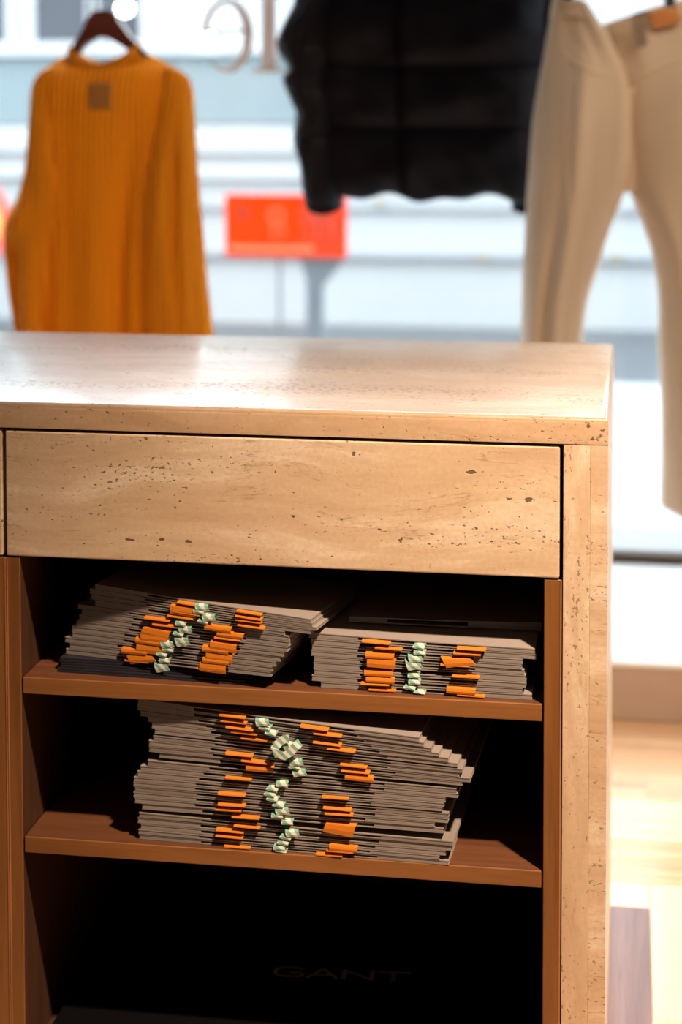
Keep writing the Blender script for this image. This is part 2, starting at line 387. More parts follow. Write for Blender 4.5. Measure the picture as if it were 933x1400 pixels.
# lettering on the glass, reading "le" from the street: seen reversed from inside
def ribbon_outline(bm, outer, inner, y0, y1):
    n = len(outer); V = []
    for y in (y0, y1):
        V.append(([bm.verts.new((x, y, z)) for x, z in outer], [bm.verts.new((x, y, z)) for x, z in inner]))
    for i in range(n - 1):
        a, b, c, d = V[0][0][i], V[0][0][i + 1], V[0][1][i + 1], V[0][1][i]
        e, f, g, h = V[1][0][i], V[1][0][i + 1], V[1][1][i + 1], V[1][1][i]
        bm.faces.new((a, b, c, d)); bm.faces.new((h, g, f, e)); bm.faces.new((a, e, f, b)); bm.faces.new((d, c, g, h))
    for i in (0, n - 1):
        bm.faces.new((V[0][0][i], V[0][1][i], V[1][1][i], V[1][0][i]))
ze, xe = 1.520, -0.270       # centre of the e
ye0, ye1 = YW + 0.0165, YW + 0.0178
bm = bmesh.new(); outer, inner = [], []
for k in range(41):
    a = R(-6) + k / 40 * R(318)          # reversed e: opening at the lower left
    # angle measured from the left end of the crossbar, clockwise over the top seen from inside
    ang = math.pi - a
    thick = 0.015 + 0.013 * max(0, math.cos(ang)) + 0.003 * (abs(math.sin(ang)))
    if k > 33: thick *= 1 - 0.6 * (k - 33) / 7
    ox, oz = xe + 0.071 * math.cos(ang), ze + 0.100 * math.sin(ang)
    outer.append((ox, oz)); inner.append((xe + (0.071 - thick) * math.cos(ang), ze + (0.100 - thick * .8) * math.sin(ang)))
ribbon_outline(bm, outer, inner, ye0, ye1)
box(bm, xe - 0.066, xe + 0.054, ye0, ye1, ze + 0.008, ze + 0.017)
tag(obj('window_letter', bm, M['decal'], None), 'pale reversed letter e stuck on the shop window beside the sweater', 'lettering', None)
bm = bmesh.new(); xl = -0.157
prism(bm, [(xl - .019, 1.432), (xl + .019, 1.432), (xl + .019, 1.74), (xl + .045, 1.75), (xl + .045, 1.757), (xl - .019, 1.757)], ye0, ye1)
prism(bm, [(xl - .046, 1.420), (xl + .046, 1.420), (xl + .046, 1.426), (xl + .019, 1.436), (xl - .019, 1.436), (xl - .046, 1.426)], ye0 + .0001, ye1 - .0001)
tag(obj('window_letter', bm, M['decal'], None), 'pale tall letter l with serif foot stuck on the shop window left of the jacket', 'lettering')

# ------------------------------------------------------------------ outside
struct('street_pavement', bx(-14, 14, YW + .05, 6.2, -0.14, 0.0), M['paving'])
struct('road_strip', bx(-14, 14, 6.2, 8.25, -0.14, -0.015), M['asphalt'])
struct('stone_sill', bx(X0, X1, YW + .05, 2.80, 0.0, 0.140, 0.006), M['sill'])
bd = empty('opposite_building', (0, 8.25, 0), 'pale building across the street with white ledges and teal grey band', 'building')
obj('wall', bx(-14, 14, 0.0, 0.5, -0.02, 3.15), M['facade'], bd)
obj('ledge', bx(-14, 14, -0.05, 0.02, 0.385, 0.425, .006), M['ledge'], bd)
obj('ledge', bx(-14, 14, -0.04, 0.02, 0.675, 0.70, .005), M['ledge'], bd)
obj('ledge', bx(-14, 14, -0.06, 0.02, 0.86, 0.93, .008), M['ledge_w'], bd)
obj('ledge', bx(-14, 14, -0.07, 0.02, 1.02, 1.17, .008), M['ledge_w'], bd)
obj('teal_band', bx(-14, 14, -0.03, 0.02, 1.19, 1.60, .004), M['teal'], bd)
obj('ledge', bx(-14, 14, -0.09, 0.02, 1.605, 1.665, .008), M['ledge_w'], bd)
def far_window(x0, x1, z0, z1):
    f = obj('window', (lambda b: [box(b, x0 - .05, x1 + .05, -0.03, 0.01, z0 - .05, z0), box(b, x0 - .05, x1 + .05, -0.03, 0.01, z1, z1 + .05),
        box(b, x0 - .05, x0, -0.03, 0.01, z0, z1), box(b, x1, x1 + .05, -0.03, 0.01, z0, z1)] and b)(bmesh.new()), M['ledge_w'], bd)
    obj('pane', bx(x0, x1, -0.012, 0.004, z0, z1), M['pane'], f)
for x0, x1 in ((-3.30, -2.985), (-2.80, -2.47), (-2.40, -2.13), (-4.2, -3.5), (1.9, 2.5), (2.7, 3.3)):
    far_window(x0, x1, 1.69, 2.6)
obj('parapet', bx(-14, 14, -0.10, 0.55, 3.15, 3.25, .01), M['ledge_w'], bd)
for (x, z), lab in (((-2.188, 1.885), 'round white wall lamp lit above the sweater hanger'), ((-1.691, 1.70), 'round white wall lamp lit behind the window letter e')):
    l = empty('wall_lamp', (x, 8.16, z), lab, 'lamp')
    obj('bulb', sphere(bmesh.new(), (0, -0.08, 0), 0.042), M['bulb'], l, True)
    obj('bracket', box(cyl(bmesh.new(), (0, 0.0, 0), 0.012, 0.10), -.03, .03, 0.045, 0.062, -.03, .03), M['galv'], l)
for px, lab in ((520, 'small amber marker on the far ledge below the black jacket'), (660, 'small amber marker on the far ledge left of the trousers'), (845, 'small amber marker on the far ledge between the trouser legs')):
    p = at(px, 352 if px > 600 else 277, 8.19)
    tag(obj('amber_marker', bx(-.022, .022, -.012, .010, -.016, .016, .004), M['amber']), lab, 'marker').location = p

# orange notice on a street stand, round sign left
sg = empty('street_notice', (-0.61, 5.0, 0), 'orange notice board with dark pictograms on a grey post outside', 'sign')
obj('board', bx(-.258, .256, -.01, .01, .688, .948, .004), M['sign_o'], sg)
obj('print_line', bx(-.24, .12, -.0125, -.0105, .712, .735), M['sign_line'], sg)
def ring(bm, c, r0, r1, y0, y1, n=28):
    o = [(c[0] + r1 * math.cos(2 * math.pi * k / n), c[1] + r1 * math.sin(2 * math.pi * k / n)) for k in range(n + 1)]
    i = [(c[0] + r0 * math.cos(2 * math.pi * k / n), c[1] + r0 * math.sin(2 * math.pi * k / n)) for k in range(n + 1)]
    ribbon_outline(bm, o, i, y0, y1)
bm = bmesh.new(); ring(bm, (-.185, .872), .024, .034, -.0125, -.0105); box(bm, -.192, -.178, -.0125, -.0105, .845, .90); box(bm, -.200, -.170, -.0125, -.0105, .800, .808)
obj('pictogram', bm, M['sign_ink'], sg)
bm = bmesh.new(); ring(bm, (-.04, .86), .026, .034, -.0125, -.0105); ring(bm, (-.03, .80), .024, .030, -.0125, -.0105)
obj('pictogram', bm, M['sign_line'], sg)
bm = bmesh.new()
for a, b in (((.10, .88), (.135, .82)), ((.17, .88), (.135, .82)), ((.135, .82), (.135, .77)), ((.195, .88), (.195, .77))):
    obj('letter_stroke', tube(bmesh.new(), [(a[0], -.012, a[1]), (b[0], -.012, b[1])], .008, 6), M['sign_ink'], sg)
obj('letter_stroke', box(bm, .02, .06, -.0125, -.0105, .735, .75), M['sign_ink'], sg)
obj('post', bx(.082, .150, .012, .06, 0.0, .70, .004), M['galv'], sg)
bm = bmesh.new(); prism(bm, [(.055, .69), (.250, .69), (.135, .545), (.095, .545)], .014, .05)
obj('bracket', bm, M['galv'], sg)
obj('leg', tube(bmesh.new(), [(-.035, .03, 0), (-.035, .03, .69)], .008, 8), M['galv'], sg)
obj('foot', bx(-.10, .22, -.15, .22, 0.0, .02, .004), M['galv'], sg)
rs = empty('round_sign', (-3.005, 7.5, 0), 'round yellow sign with red rim at the far left behind the sweater', 'sign')
obj('disc', cyl(bmesh.new(), (0, 0, .64), .235, .014, 'y', 40), M['sign_yel'], rs)
bm = bmesh.new(); ring(bm, (0, .64), .235, .295, -.01, .009, 48); obj('rim', bm, M['sign_red'], rs)
obj('post', tube(bmesh.new(), [(0, .035, -.015), (0, .035, .9)], .025, 12), M['galv'], rs)

# ------------------------------------------------------------------ counter
W0, W1 = 0.0, 0.70                            # inside faces of the open shelves
XP, XE, DEP = 0.7240, 0.7802, 0.69
ZU, ZD = HC - 0.0351, HC - 0.2082
XL_ = -0.8225
ct = empty('travertine_counter', (0, 0, 0), 'travertine counter top with waterfall end panel around the shelves', 'counter')
bm = bmesh.new(); box(bm, XL_, XE, -0.0005, DEP, ZU + .0004, HC)
es = [e for e in bm.edges if abs(e.verts[0].co.z - HC) < 1e-4 and abs(e.verts[1].co.z - HC) < 1e-4]
ev = [e for e in bm.edges if abs(e.verts[0].co.z - e.verts[1].co.z) > .01]
bmesh.ops.bevel(bm, geom=es, offset=0.009, segments=5, affect='EDGES', profile=0.5)
top = obj('top_slab', bm, M['trav_top'], ct, True)
def split_smooth(o, ang=35):
    m = o.modifiers.new('edge_split', 'EDGE_SPLIT'); m.split_angle = R(ang)
split_smooth(top, 40)
# the front of the slab is honed stone like the drawers
top.data.materials.append(M['trav_slab'])
for p in top.data.polygons:
    if abs(p.normal.z) < 0.45: p.material_index = 1
obj('end_panel', bx(XP + .0335, XE, 0.0, DEP, 0.0, ZU, .0005, 1), M['trav_end'], ct)
obj('end_filler', bx(XP, XP + .0335, 0.0002, DEP - .02, 0.0, ZU, .0003, 1), M['trav_vert'], ct)
obj('end_panel', bx(XL_, XL_ + .0225, 0.0, DEP, 0.0, ZU, .0005, 1), M['trav_end'], ct)
obj('end_filler', bx(XL_ + .0225, XL_ + .0575, .0002, DEP - .02, 0.0, ZU, .0003, 1), M['trav_vert'], ct)
obj('rear_panel', bx(XL_ + .06, XP - .002, DEP - .02, DEP, 0.0, ZU, .001), M['trav_end'], ct)

def cabinet(x0, label, shelves):
    """one open unit: x0 is the inside face of its left side"""
    c = empty('shelf_cabinet', (x0, 0, 0), label, 'cabinet')
    T, D = 0.0195, 0.62; w = W1 - W0
    zt = ZD - .0025
    for a, b in ((-T, 0), (w, w + .0225)):
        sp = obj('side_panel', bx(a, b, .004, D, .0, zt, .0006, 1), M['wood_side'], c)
        obj('edge_band', bx(a, b, .002, .004, .0, zt, .0008, 1), M['wood_v'], sp)  # front edge kept apart so the panel alone carries painted shade
        e = (b - .0022, b - .0002) if a > 0 else (a + .0002, a + .0022)
        obj('edge_line', bx(e[0], e[1], .0012, .0022, .0, zt, .0004, 1), M['wood_edge'], sp)
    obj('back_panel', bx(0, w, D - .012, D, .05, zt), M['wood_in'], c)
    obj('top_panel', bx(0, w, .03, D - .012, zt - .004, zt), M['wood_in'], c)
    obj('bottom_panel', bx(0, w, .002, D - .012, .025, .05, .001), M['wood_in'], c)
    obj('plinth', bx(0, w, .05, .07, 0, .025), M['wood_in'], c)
    if shelves:
        for z1, z0 in ((HC - .37355, HC - .39582), (HC - .59237, HC - .61424)):
            sh = obj('shelf', bx(.0022, w - .0022, .0045, D - .012, z0, z1, .0006, 1), M['wood_shelf'], c)
            obj('edge_band', bx(.0022, w - .0022, .0025, .0047, z0, z1, .0010, 2), M['wood_h'], sh)
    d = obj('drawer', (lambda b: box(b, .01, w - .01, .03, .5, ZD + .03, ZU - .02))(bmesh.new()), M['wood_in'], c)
    obj('drawer_front', bx(-.0178, w + .0192, 0.0, .022, ZD, ZU - .0042, .0022, 3), M['trav'], d)
    return c
cabinet(W0, 'open walnut shelf unit with travertine drawer holding the paper bags', True)
cabinet(W0 - .7423, 'neighbouring walnut unit at the left edge of the counter', True)

# ------------------------------------------------------------------ paper bags
def hmesh(drop, width, skew=0.0, thick=.0008, lip=.0054):
    """a flat tape: runs out of the bag mouth and turns down in front of it"""
    prof = [(.022, 0), (.004, .0004), (-.001, 0), (-lip, -.0012), (-lip - .0008, -.0012 - drop * .5), (-lip - .0003, -.0012 - drop)]
    bm = bmesh.new(); rows = []
    for k, (y, z) in enumerate(prof):
        s = skew * max(0, k - 2) / 3
        nrm = (0, .7, .7)
        rows.append([[bm.verts.new((x + s * .3, y + d * .5, z + s * .25 * (x / width) + d)) for x in (-width / 2, 0, width / 2)] for d in (0, thick)])
    for i in range(len(rows) - 1):
        for lay in (0, 1):
            for j in (0, 1):
                f = (rows[i][lay][j], rows[i][lay][j + 1], rows[i + 1][lay][j + 1], rows[i + 1][lay][j]); bm.faces.new(f if lay else f[::-1])
        for j in (0, 2):
            bm.faces.new((rows[i][0][j], rows[i + 1][0][j], rows[i + 1][1][j], rows[i][1][j]))
    for r_ in (rows[0], rows[-1]):
        for j in (0, 1): bm.faces.new((r_[0][j], r_[1][j], r_[1][j + 1], r_[0][j + 1]))
    bmesh.ops.recalc_face_normals(bm, faces=bm.faces)
    me = bpy.data.meshes.new('tape'); bm.to_mesh(me); bm.free(); return me
HM = {}
for key, a in dict(thin=(.0004, .036), slim=(.0018, .038), mid=(.0055, .038), wide=(.0100, .038), twist=(.008, .038, .028), fold=(.0125, .040, -.02)).items():
    HM[key] = hmesh(*a); HM[key].materials.append(M['orange'])
RM = {}
RIB_E = (.0022, .015, -.006)
for key, a in dict(a=(.0045, .016), b=(.0060, .018, .012), c=(.0040, .015, -.010), e=RIB_E, d=(.0085, .019, .02)).items():
    RM[key] = hmesh(*a); RM[key].materials.append(M['stripe'])
def loop_ribbon():
    bm = bmesh.new(); rows = []
    pts = [(.010, -.0045, .0005), (.004, -.005, .000), (-.002, -.006, -.004), (-.008, -.008, -.013), (-.004, -.010, -.020), (.006, -.010, -.021), (.014, -.009, -.015), (.020, -.008, -.006), (.025, -.005, -.002)]
    for i, p in enumerate(pts):
        q = cr(pts, i / (len(pts) - 1)); t = (Vector(pts[min(i + 1, len(pts) - 1)]) - Vector(pts[max(i - 1, 0)])).normalized()
        n = Vector((0, 1, 0)); s = t.cross(n).normalized() * .0055
        rows.append([bm.verts.new(q + s * a + n * b) for a, b in ((-1, 0), (1, 0), (1, .0008), (-1, .0008))])
    for i in range(len(rows) - 1):
        for k in range(4): bm.faces.new((rows[i][k], rows[i][(k + 1) % 4], rows[i + 1][(k + 1) % 4], rows[i + 1][k]))
    bm.faces.new(rows[0]); bm.faces.new(rows[-1][::-1])
    bmesh.ops.recalc_face_normals(bm, faces=bm.faces)
    me = bpy.data.meshes.new('ribbon_loop'); bm.to_mesh(me); bm.free(); me.materials.append(M['stripe']); return me
RM['loop'] = loop_ribbon()

def sheet(bm, w, d, zf, th, y0=0.0, u0=0.0, u1=1.0, n=8):
    """a thin sheet following height zf(u, y)"""
    V = []
    for k in range(n + 1):
        u = u0 + (u1 - u0) * k / n; x = u * w; a, b = zf(u, y0), zf(u, y0 + d)
        ym = min(.06, d * .5); m_ = zf(u, y0 + ym)
        V.append([bm.verts.new(p) for p in ((x, y0, a), (x, y0 + ym, m_), (x, y0 + d, b), (x, y0 + d, b + th), (x, y0 + ym, m_ + th), (x, y0, a + th))])
    for k in range(n):
        for j in range(6): bm.faces.new((V[k][j], V[k][(j + 1) % 6], V[k + 1][(j + 1) % 6], V[k + 1][j]))
    for e in (V[0], V[-1][::-1]):
        bm.faces.new((e[0], e[1], e[4], e[5])); bm.faces.new((e[1], e[2], e[3], e[4]))

def paper_bag(loc, yaw, w, d, under, upper, ends, label, group, uh=(.34, .70), ur=.48, gus=(.24, .77), bulge=.001, hk=('mid', 'mid'), rk='a', mat='paper', lift=(0, 0), droop=0.0):
    """a bag folded flat, its mouth towards the shop; under and upper give the height of its two sheets at the two ends of the stack"""
    under = (under[0] + lift[0], under[1] + lift[1])
    th = .0013; ca, sa = math.cos(yaw), math.sin(yaw)
    def lev(pair, u, y): return pair[0] + (pair[1] - pair[0]) * (loc[0] + u * w * ca - y * sa - ends[0]) / (ends[1] - ends[0])
    zb = lambda u, y=0.0: lev(under, u, y) + .0003
    zt = lambda u, y=0.0: lev(upper, u, y) - th - .0003 - droop * max(0, 1 - y / .06) - bulge * math.sin(math.pi * u) ** 2
    bm = bmesh.new(); sheet(bm, w, d, zb, th); sheet(bm, w, d, zt, th)
    o = obj('paper_bag', bm, M[mat]); o.location = loc; o.rotation_euler = (0, 0, yaw)
    tag(o, label, 'bag', group)
    for a, b in ((.0015, gus[0]), (gus[1], .9985)):
        bm = bmesh.new()
        for q in (0, 1):
            f0 = lambda u, y, q=q: zb(u, y) + th + .00015 + (zt(u, y) - zb(u, y) - th - .0003) * .5 * q
            g = (zt((a + b) / 2) - zb((a + b) / 2) - th) * .5 - .0002
            if g > .0003: sheet(bm, w, d - .002, f0, g, .0002 + .0003 * q, a, b, 3)
        if len(bm.verts): obj('gusset', bm, M[mat], o)
        else: bm.free()
    tilt = math.atan2(under[0] - under[1], ends[1] - ends[0])
    for u, k in zip(uh, hk):
        if k:
            h = bpy.data.objects.new('handle', HM[k]); COL.objects.link(h); h.parent = o
            h.location = (u * w, 0, (zb(u) + th + zt(u)) / 2 - .0003); h.rotation_euler = (0, tilt + random.uniform(-.02, .02), random.uniform(-.01, .01))
    if rk:
        h = bpy.data.objects.new('ribbon', RM[rk]); COL.objects.link(h); h.parent = o
        h.location = (ur * w, -.001 if rk != 'loop' else -.004, (zb(ur) + th + zt(ur)) / 2 + (.0012 if rk == 'e' else -.0002)); h.rotation_euler = (0, tilt + random.uniform(-.03, .03), 0)
    return o
ORD = ['lowest', 'second', 'third', 'fourth', 'fifth', 'sixth', 'seventh', 'eighth', 'ninth', 'tenth', 'eleventh', 'twelfth', 'thirteenth', 'fourteenth', 'fifteenth',
       'sixteenth', 'seventeenth', 'eighteenth', 'nineteenth', 'twentieth', 'twenty-first', 'twenty-second', 'twenty-third', 'twenty-fourth', 'twenty-fifth', 'twenty-sixth']
def order(i, n):
    return 'lowest' if i == 0 else ('topmost' if i == n - 1 else ORD[i] + ' from the bottom')
def stack(where, group, base, lev, rows, d):
    """lev: heights above the base at left and right of each level; rows: (xl, yl, xr, yr, extras)"""
    n = len(rows); ends = (min(r_[0] for r_ in rows), max(r_[2] for r_ in rows))
    for i, (xl, yl, xr, yr, ex) in enumerate(rows):
        w = math.hypot(xr - xl, yr - yl); yaw = math.atan2(yr - yl, xr - xl)
        hang = ' with orange handles' if ex.get('hk', ('mid', 'mid')) != (None, None) else ' without handles'
        paper_bag((xl, yl, base), yaw, w, d, lev[i], lev[i + 1], ends,
                  'taupe paper bag%s, %s in %s' % (hang, order(i, n), where), group, **ex)
rj = random.Random(11)
ZS1, ZS2 = HC - .37355 + .0002, HC - .59237 + .0002

# navy bags lying under the left stack
for i in range(3):
    o = obj('navy_bag', (lambda b: [sheet(b, .268, .30, lambda u, y: .0002, .0022), sheet(b, .264, .296, lambda u, y: .0031, .0022, .002)] and b)(bmesh.new()), M['navy'])
    o.location = (.042 + .003 * (i % 2), .030 + .004 * i, ZS1 + .0058 * i); o.rotation_euler = (0, 0, R(-3 + .8 * i))
    tag(o, 'flat navy paper bag, %s of the three under the left stack on the upper shelf' % ('lowest', 'middle', 'topmost')[i], 'bag', 'navy bags under the left stack')

# left stack on the upper shelf
lev = [(0, 0)]; inc = [.0076] * 8 + [.0062, .0088, .0070, .0074, .0072]
for k, t in enumerate(inc): lev.append((lev[-1][0] + t * 1.06, lev[-1][1] + t * (.92 if k < 9 else .66)))
rows = []
XL = [.046, .052, .045, .056, .055, .062, .066, .070, .064, .090, .084, .082, .090]
XR = [.343, .345, .350, .356, .361, .366, .368, .368, .362, .398, .406, .400, .398]
HK = [('thin', 'thin'), ('twist', 'wide'), ('mid', 'mid'), ('wide', 'wide'), ('mid', 'mid'), ('wide', 'wide'), ('fold', 'slim'), ('slim', 'mid'), ('slim', 'mid'), ('slim', 'slim'), ('slim', 'thin'), ('wide', 'slim'), ('slim', 'thin')]
RK = ['d', 'a', 'c', 'a', 'b', 'd', 'c', 'b', 'a', 'c', 'b', 'a', 'b']
for i in range(13):
    yl, yr = (.053 - .175 * (x - .05) + .0002 * i + rj.uniform(-.0004, .0004) for x in (XL[i], XR[i]))
    rows.append((XL[i], yl, XR[i], yr, dict(hk=HK[i], rk=RK[i], uh=(.345 + .008 * i + rj.uniform(-.02, .02), .72 + rj.uniform(-.03, .02)), ur=.475 + .008 * i * (i > 4) * .5 + rj.uniform(-.02, .02), gus=(.255, .80))))
stack('upper left stack', 'paper bags in the left stack', ZS1 + .0176, lev, rows, .18)

# right stack on the upper shelf
lev = [(0, 0)]; inc = [.0082, .0082, .0078, .0100, .0074, .0076, .0078, .0078, .0140]
for k, t in enumerate(inc): lev.append((lev[-1][0] + t, lev[-1][1] + t * .93))
XL = [.406, .394, .397, .396, .397, .393, .394, .392, .390]
XR = [.684, .672, .676, .676, .674, .671, .672, .690, .688]
HK = [('thin', 'thin'), ('slim', 'mid'), ('mid', None), ('mid', 'thin'), (None, None), ('wide', 'slim'), ('mid', 'twist'), ('thin', 'thin'), ('slim', 'slim')]
RK = ['e', 'c', 'a', 'a', None, 'd', 'b', 'a', 'c']
rows = []
for i in range(9):
    rows.append((XL[i], .023 + .0002 * i + rj.uniform(-.0004, .0004), XR[i], .017 + .0002 * i + rj.uniform(-.0008, .0008),
                 dict(hk=HK[i], rk=RK[i], uh=(.325 + rj.uniform(-.03, .03), .70 + rj.uniform(-.03, .03)), ur=.49 + rj.uniform(-.015, .015), gus=(.22, .77), droop=.0 if i < 8 else .006)))
stack('upper right stack', 'paper bags in the right stack', ZS1, lev, rows, .30)
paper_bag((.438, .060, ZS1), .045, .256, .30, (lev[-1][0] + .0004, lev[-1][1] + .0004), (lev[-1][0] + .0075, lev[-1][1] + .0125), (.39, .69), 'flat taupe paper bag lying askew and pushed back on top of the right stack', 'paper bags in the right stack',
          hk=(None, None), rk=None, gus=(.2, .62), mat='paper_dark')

# tall stack on the lower shelf
N = 24
XL = [.158, .157, .160, .156, .158, .162, .152, .150, .152, .150, .151, .156, .160, .170, .186, .172, .172, .178, .180, .176, .170, .160, .156, .157]
XR = [.578, .566, .574, .582, .584, .572, .560, .577, .578, .570, .572, .574, .590, .588, .596, .606, .592, .596, .590, .578, .566, .556, .546, .540]
lev = [(0, 0)]; gaps = {}
for i in range(N):
    t = (.0074 if i < 12 else .0078) * rj.uniform(.88, 1.10)
    g = {5: (.004, .0095), 9: (.0, .002), 14: (.004, .004), 18: (.002, .002)}.get(i, (0, 0)); gaps[i] = g
    lev.append((lev[-1][0] + t * 1.01 + g[0], lev[-1][1] + t * (.90 if i < 13 else .74) + g[1]))
rows = []
for i in range(N):
    yl = .018 + .0001 * i + rj.uniform(-.0006, .0006); yr = .002 - .0003 * i + rj.uniform(-.0006, .0006)
    hk = (rj.choice(['slim', 'thin', None, 'thin', None]), rj.choice(['slim', 'thin', 'slim', None, None])); rk = rj.choice('abc')
    if i == 5: hk = ('slim', 'fold')
    if i == 0: hk = ('thin', 'thin'); rk = 'e'
    if i == 2: hk = ('slim', 'mid')
    if i in (13, 17, 18): hk = (None, None); rk = None
    if i == 20: rk = 'loop'
    if i == 14: hk = ('mid', 'mid')
    ur = .475 + .018 * math.sin(i * .42) + rj.uniform(-.006, .006) - (.02 if i > 18 else 0)
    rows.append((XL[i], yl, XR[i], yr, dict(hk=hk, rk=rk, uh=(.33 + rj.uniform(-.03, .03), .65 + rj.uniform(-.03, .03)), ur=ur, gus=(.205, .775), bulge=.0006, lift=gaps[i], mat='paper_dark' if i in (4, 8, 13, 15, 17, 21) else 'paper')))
stack('tall lower stack', 'paper bags in the tall lower stack', ZS2, lev, rows, .33)

# large dark bag with the shop's lettering in the bottom compartment
gb = obj('large_bag', (lambda b: [sheet(b, .66, .52, lambda u, y: .0002, .010), sheet(b, .655, .518, lambda u, y: .0105, .010, .001)] and b)(bmesh.new()), M['black'])
gb.location = (.02, .008, .0502)
tag(gb, 'large black paper bag with grey lettering lying flat in the bottom compartment', 'bag')
def letters():
    bm = bmesh.new(); H = .036; t = .0052
    def seg(a, b, w=t): 
        a = Vector((*a, 0)); b = Vector((*b, 0)); d = (b - a).normalized(); n = Vector((-d.y, d.x, 0)) * w / 2
        q = [bm.verts.new(p) for p in (a - n, b - n, b + n, a + n)]; r_ = [bm.verts.new(v.co + Vector((0, 0, .0006))) for v in q]
        bm.faces.new(q[::-1]); bm.faces.new(r_)
        for k in range(4): bm.faces.new((q[k], q[(k + 1) % 4], r_[(k + 1) % 4], r_[k]))
    x = 0                                                             # G
    g = [(.040, .029), (.034, .0335), (.010, .0335), (.0025, .026), (.0025, .010), (.010, .0025), (.034, .0025), (.0395, .007), (.0395, .0165)]
    for a, b in zip(g, g[1:]): seg(a, b)
    seg((.0395, .0165), (.022, .0165))
    x = .046; seg((x, 0), (x + .021, H - .002)); seg((x + .021, H - .002), (x + .042, 0)); seg((x + .009, .011), (x + .033, .011), .004)   # A
    x = .096; seg((x, 0), (x, H), .0065); seg((x, H - .003), (x + .038, .003)); seg((x + .038, 0), (x + .038, H), .0065)    # N
    x = .140; seg((x, H - .003), (x + .046, H - .003)); seg((x + .023, 0), (x + .023, H), .0065)                        # T
    return bm
lt = obj('lettering', letters(), M['print_grey'], gb); lt.location = (.276, .228, .0206); lt.scale = (1.08, .82, 1); lt.rotation_euler = (0, 0, R(4))

# ------------------------------------------------------------------ garments
YG = 1.90
def shell(name, mat, parent, L, Rr, Yc, dep, nu=26, nv=40, sag=None, fold=None, edge=0.55, origin=None, close=True, thin=.004):
    """a hanging piece of cloth with a near and a far side between two outlines; dep(u,v) is half its depth"""
    bm = bmesh.new(); n_, f_ = [], []
    for j in range(nv + 1):
        v = j / nv; a = cr([(p[0], p[1], 0) for p in L], v); b = cr([(p[0], p[1], 0) for p in Rr], v)
        rn, rf = [], []
        for i in range(nu + 1):
            u = i / nu; q = a.lerp(b, u)
            if sag: q = q + Vector((0, sag(u, v), 0))
            P = at(q.x, q.y, Yc); pr = max(0.0, 1 - abs(2 * u - 1) ** 2.6) ** edge
            dn = dep(u, v) * pr; ff = fold(u, v) * min(1, pr * 1.5) if fold else 0
            rn.append(bm.verts.new((P.x, Yc - dn - ff - thin * .5, P.z)))
            if 0 < i < nu: rf.append(bm.verts.new((P.x, Yc + dn + thin * .5, P.z)))
            else: rf.append(rn[-1])
        n_.append(rn); f_.append(rf)
    for j in range(nv):
        for i in range(nu):
            bm.faces.new((n_[j][i], n_[j + 1][i], n_[j + 1][i + 1], n_[j][i + 1]))
            q = [f_[j][i], f_[j][i + 1], f_[j + 1][i + 1], f_[j + 1][i]]
            try: bm.faces.new(q)
            except ValueError: pass
    if close:
        for row_n, row_f in ((n_[0], f_[0]), (n_[-1], f_[-1])):
            for i in range(nu):
                q = [row_n[i], row_n[i + 1], row_f[i + 1], row_f[i]]
                q = list(dict.fromkeys(q))
                if len(q) > 2: bm.faces.new(q)
    return obj(name, bm, mat, parent, True, origin)
def ss(a, b, x):
    x = max(0, min(1, (x - a) / (b - a))); return x * x * (3 - 2 * x)
def gz(u, c, w): return math.exp(-((u - c) / w) ** 2)

# hanging rail above the frame
YJ = 2.13
for ry, rl in ((YG, 'front thin steel rail hung from the ceiling above sweater and trousers'), (YJ, 'rear thin steel rail hung from the ceiling above the black jacket')):
    rail = empty('hanging_rail', (0, ry, 2.45), rl, 'rail')
    obj('bar', tube(bmesh.new(), [(-1.3, 0, 0), (1.5, 0, 0)], .012, 12), M['steel'], rail)
    for x in (-1.2, 1.4): obj('cable', tube(bmesh.new(), [(x, 0, .012), (x, 0, ZC - 2.45)], .003, 6), M['steel'], rail)

def hook(parent, x, z, top=2.45):
    """wire hook over the rail, straight wire down to the hanger"""
    pts = [(x, -.018, top - .006)] + [(x, .018 * math.cos(a), top + .018 * math.sin(a)) for a in [R(k) for k in range(180, -1, -20)]] + [(x, .014, top - .05), (x, 0, top - .08), (x, 0, z)]
    return obj('wire_hook', tube(bmesh.new(), pts, .0025, 8), M['steel'], parent)

# --- sweater
sw_x = at(141, 20, YG).x
hg = empty('coat_hanger', (0, YG, 0), 'dark red-brown wooden hanger holding the mustard sweater', 'hanger')
hook(hg, sw_x, at(141, 18, YG).z)
def hpt(px, py): p = at(px, py, YG); return (p.x, p.z)
up = [(88, 82), (100, 66), (112, 45), (121, 25), (128, 15), (141, 14), (156, 15), (163, 27), (178, 48), (192, 62), (208, 78)]
dn = [(92, 92), (106, 76), (118, 62), (130, 49), (141, 46), (152, 50), (166, 62), (182, 72), (204, 90)]
bm = bmesh.new(); prism(bm, [hpt(*p) for p in up] + [hpt(*p) for p in dn[::-1]], -.016, .016)
bmesh.ops.bevel(bm, geom=[e for e in bm.edges if abs(e.verts[0].co.y - e.verts[1].co.y) < 1e-5], offset=.006, segments=2, affect='EDGES')
obj('hanger_body', bm, M['hanger'], hg)

